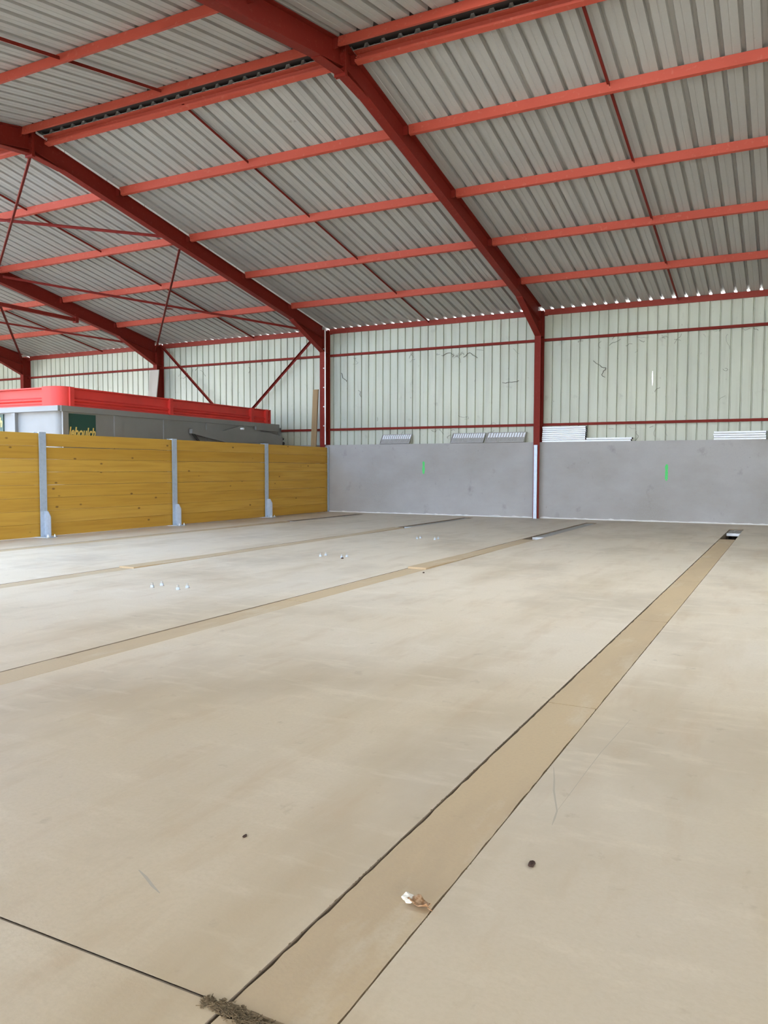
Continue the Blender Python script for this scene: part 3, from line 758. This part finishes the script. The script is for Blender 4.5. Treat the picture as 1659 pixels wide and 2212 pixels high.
# tail arm
def plate(name, yz, x0, th, mm=None):
    m = MB(); m.prism([(x0, y, z) for y, z in yz], (th, 0, 0)); return m.build(name, mm or M['tgrey'], tr)
arm = plate('tail_arm', [(-4.62, 2.085), (-4.62, 1.985), (-4.25, 1.93), (-3.08, 1.775), (-.99, 1.775), (-.97, 2.02), (-1.2, 2.08), (-2.8, 2.12), (-3.6, 2.085)], TX+.02, .09)
plate('arm_bracket', [(-3.45, 2.09), (-2.80, 2.235), (-2.45, 2.215), (-1.80, 2.13), (-1.35, 2.13), (-1.25, 2.09), (-2.8, 2.09)], TX+.02, .05)
m = MB(); m.box(TX+.01, TX+.07, -2.1, -1.0, 2.175, 2.275); m.box(TX+.01, TX+.07, -1.06, -.99, 2.05, 2.275); m.build('arm_link', M['tgrey'], tr)
m = MB(); m.cyl((TX+.05, -2.76, 2.175), (TX+.16, -2.76, 2.175), .028, 12); m.build('pin', M['galvbright'], tr)['label'] = 'bright steel pin'
m = MB(); m.cyl((TX+.06, -4.56, 2.0), (TX+.06, -4.25, 1.74), .03, 10); m.build('hydraulic_ram', M['rubber'], tr)
m = MB(); m.cyl((TX+.065, -.95, 1.86), (TX+.065, -.88, 1.86), .05, 10); m.cyl((TX+.065, -.95, 1.98), (TX+.065, -.90, 1.98), .035, 10); m.build('hinge', M['rubber'], tr)
# chassis and wheels
m = MB(); m.box(TX-TW/2-.45, TX-TW/2-.33, TF-.6, TB, .55, .82); m.box(TX-TW/2+.33, TX-TW/2+.45, TF-.6, TB, .55, .82); m.box(TX-TW/2-.5, TX-TW/2+.5, -4.0, -3.8, .4, .6); m.box(TX-TW/2-.5, TX-TW/2+.5, -2.6, -2.4, .4, .6); m.build('chassis', M['tgrey'], tr)
for yy in (-3.9, -2.5):
    for xx in (TX-.45, TX-TW+.05):
        m = MB(); m.cyl((xx, yy, .55), (xx+.40, yy, .55), .545, 28); w_ = m.build('wheel', M['rubber'], tr)
        m = MB(); m.cyl((xx-.01, yy, .55), (xx+.41, yy, .55), .26, 18); m.build('rim', M['tred'], w_)
m = MB(); m.box(TX-TW/2-.06, TX-TW/2+.06, TF-.62, TF-.50, 0, .6); m.build('prop_stand', M['tgrey'], tr)
tr.location.z = 0
for ch in tr.children:
    ch.location.z -= .36; 

# ------------------------------------------------------------------ small things lying on the floor
def lump(m, c, r, seed, squash=(1, 1, .6), sub=2, rough=.25):
    rnd = random.Random(seed); tmp = bmesh.new(); bmesh.ops.create_icosphere(tmp, subdivisions=sub, radius=1)
    vm = {}
    for v in tmp.verts:
        k = 1+rnd.uniform(-rough, rough); p = V((v.co.x*squash[0], v.co.y*squash[1], max(v.co.z, -.55)*squash[2]))*r*k
        vm[v] = m.bm.verts.new(V(c)+p)
    for f in tmp.faces: m.bm.faces.new([vm[v] for v in f.verts])
    tmp.free()
lf = empty('dried_leaf', (4.578, -17.0, 0)); tag(lf, 'crumpled brown dry leaf with white down on the tan cover board', 'leaf')
m = MB(); rnd = random.Random(4)
nu, nv = 9, 6; G = []
for i in range(nu):
    row = []
    for j in range(nv):
        u, v_ = i/(nu-1), j/(nv-1)-.5
        wid = .036*math.sin(math.pi*(.12+.8*u))
        row.append(m.bm.verts.new((4.568+u*.062+v_*.010, -17.002-u*.012+v_*wid, .003+abs(rnd.gauss(0, .004))+.008*abs(v_)*2+.004*math.sin(7*u))))
    G.append(row)
for i in range(nu-1):
    for j in range(nv-1): m.bm.faces.new([G[i][j], G[i+1][j], G[i+1][j+1], G[i][j+1]])
b_ = m.build('blade', M['leaf'], lf, smooth=True); sol = b_.modifiers.new('thick', 'SOLIDIFY'); sol.thickness = .0012
m = MB(); lump(m, (4.559, -16.996, .007), .014, 3, (1.1, 1, .8), 2, .3); lump(m, (4.567, -17.006, .006), .010, 5, (1, 1, .7), 2, .3)
m.build('down_tuft', M['fluff'], lf)['label'] = 'white downy tuft'
m = MB(); m.cyl((4.625, -17.012, .004), (4.642, -17.020, .003), .0015, 6); m.build('stem', M['leaf'], lf)
for (x, y, r, lab, sd) in ((4.803, -16.655, .013, 'small dark elongated pebble on the pale floor beside the widest-looking duct', 8), (3.937, -16.90, .0075, 'tiny dark crumb on the floor beyond the saw-cut joint', 9), (.245, -9.94, .018, 'dark crumb beside the middle bolt cluster', 10), (1.78, -10.75, .014, 'dark crumb by the raised cover board end', 12)):
    m = MB(); lump(m, (x, y, r*.33), r, sd, (.75, 1.35, .6), 2, .2)
    o = m.build('pebble', M['pebble']); origin(o, (x, y, 0)); tag(o, lab, 'pebble')
# straw strip where the joint meets the duct
m = MB(); rnd = random.Random(21)
for i in range(900):
    u = rnd.random()**1.3; x = 4.335+.285*u; y = JY-.006-.020*u+rnd.gauss(0, .011)*(1 if u > .12 else .7)
    if rnd.random() < .45:
        a = rnd.uniform(0, math.pi); l = rnd.uniform(.003, .013); m.bar((x-l*math.cos(a), y-l*math.sin(a)*.6, rnd.uniform(.001, .004)), (x+l*math.cos(a), y+l*math.sin(a)*.6, rnd.uniform(.001, .005)), .0011, .001)
    else: lump(m, (x, y, .001), rnd.uniform(.0015, .0048), i, (1.2, 1, .5), 1, .3)
o = m.build('straw_debris', M['straw']); origin(o, (4.48, JY, 0)); tag(o, 'strip of dry straw and dirt where the joint meets the duct', 'debris', kind='stuff')
# worn dirt along the edges of the first duct
m = MB()
for i in range(260):
    y = rnd.uniform(-17.5, -11); s = rnd.random()
    side = DUCTS[0][0]+.001 if s < .7 else DUCTS[0][1]-.001
    lump(m, (side+rnd.gauss(0, .0010), y, .0003), rnd.uniform(.0008, .0026), i, (1, 2.6, .25), 1, .3)
o = m.build('edge_dirt', M['straw']); origin(o, (4.385, -13, 0)); tag(o, 'crumbs of dirt along the edges of the widest-looking duct', 'dirt', kind='stuff')
# scratches in the floor
def scratch(pts, w):
    m = MB(); n = len(pts)
    L_, R_ = [], []
    for i, p in enumerate(pts):
        a = V(pts[max(0, i-1)]); b = V(pts[min(n-1, i+1)]); d = (b-a).normalized(); pr = V((-d.y, d.x))
        ww = w*(.35 if i in (0, n-1) else 1)*random.uniform(.7, 1.2)
        L_.append(m.bm.verts.new((p[0]+pr.x*ww/2, p[1]+pr.y*ww/2, .0006))); R_.append(m.bm.verts.new((p[0]-pr.x*ww/2, p[1]-pr.y*ww/2, .0006)))
    for i in range(n-1): m.bm.faces.new([L_[i], L_[i+1], R_[i+1], R_[i]])
    return m
SCR = mat('worn_scratch', (.42, .36, .28), .8)
for pts, w in (([(4.655, -15.86), (4.69, -15.98), (4.715, -16.08), (4.745, -16.17), (4.772, -16.25), (4.78, -16.31), (4.786, -16.366)], .007),
               ([(4.772, -16.25), (4.776, -16.05), (4.779, -15.85), (4.785, -15.6), (4.80, -15.35), (4.815, -15.1)], .004),
               ([(3.792, -17.214), (3.84, -17.235), (3.89, -17.262), (3.936, -17.282)], .010)):
    scratch(pts, w).build('floor_scratch', SCR, fl)
# cobwebs hanging on the cladding and rails
cw = MB()
def strand(p, n, stp, r, drift):
    a = rnd.uniform(0, 6.28); q = V(p)
    for i in range(n):
        a += rnd.gauss(0, .55); e = q+V((math.cos(a)*stp, 0, math.sin(a)*stp*.8-drift*stp))
        cw.bar(q, e, r, r, up=(0, 1, .01)); q = e
for i in range(70):
    bx = rnd.choice((rnd.uniform(-11.4, -6.6), rnd.uniform(-5.4, -.6), rnd.uniform(.6, 5.2), rnd.uniform(-5.4, -.6), rnd.uniform(.6, 5.2))); lv = rnd.choice((4.22, 4.22, 4.18, 2.20, rnd.uniform(2.4, 4.1)))
    strand((bx, -.012, lv-rnd.uniform(.0, .15)), rnd.randint(4, 9), rnd.uniform(.02, .045), rnd.uniform(.003, .007), .3)
for p, n in (((1.25, -.012, 3.72), 13), ((-5.4, -.012, 3.55), 9), ((-.55, -.012, 3.35), 9), ((-2.0, -.012, 4.0), 10), ((-2.6, -.012, 4.08), 9)):
    strand(p, n, .05, .010, .15)
o = cw.build('cobweb', M['web']); origin(o, (-3, -.02, 3)); tag(o, 'dark dusty cobweb strands clinging to the cladding', 'cobweb', kind='stuff')

# ------------------------------------------------------------------ light
w = bpy.data.worlds.new('sky'); SC.world = w; w.use_nodes = True
nt = w.node_tree; N = nt.nodes; L = nt.links
bg = N['Background']
tc = N.new('ShaderNodeTexCoord'); sx = N.new('ShaderNodeSeparateXYZ'); L.new(tc.outputs['Generated'], sx.inputs[0])
cr = N.new('ShaderNodeValToRGB'); e = cr.color_ramp.elements
e[0].position = .0; e[0].color = (.97, .97, 1.0, 1); e[1].position = .6; e[1].color = (.66, .79, 1.0, 1)
L.new(sx.outputs['Z'], cr.inputs[0]); L.new(cr.outputs[0], bg.inputs['Color']); bg.inputs['Strength'].default_value = 5.0
sd = bpy.data.lights.new('sun', 'SUN'); sd.energy = 4.0; sd.angle = math.radians(.6); sd.color = (1, .93, .82)
so = bpy.data.objects.new('sun', sd); COL.objects.link(so)
dirv = V((-.35, -.55, -1.0))      # travelling direction: from behind the back wall, over the roof
so.rotation_euler = dirv.to_track_quat('-Z', 'Y').to_euler(); so.location = (20, 30, 40)

# ------------------------------------------------------------------ camera
f, yaw, pitch, roll = 1713.275, math.radians(27.194), math.radians(-3.0928), math.radians(.1563)
fw = V((-math.sin(yaw)*math.cos(pitch), math.cos(yaw)*math.cos(pitch), math.sin(pitch)))
rr = V((math.cos(yaw), math.sin(yaw), 0)); uu = rr.cross(fw)
r2 = rr*math.cos(roll)+uu*math.sin(roll); u2 = -rr*math.sin(roll)+uu*math.cos(roll)
cd = bpy.data.cameras.new('camera'); cam = bpy.data.objects.new('camera', cd); COL.objects.link(cam)
mw = Matrix((r2, u2, -fw)).transposed().to_4x4(); mw.translation = V((5.4601, -18.8978, 1.1735)); cam.matrix_world = mw
cd.sensor_fit = 'VERTICAL'; cd.sensor_height = 36; cd.lens = f/2212*36; cd.clip_start = .05; cd.clip_end = 500
SC.camera = cam

vs = SC.view_settings
vs.view_transform = 'Standard'; vs.look = 'None'; vs.gamma = 1; vs.use_curve_mapping = False; vs.exposure = 1.55
SC.cycles.diffuse_bounces = 6; SC.cycles.max_bounces = 10
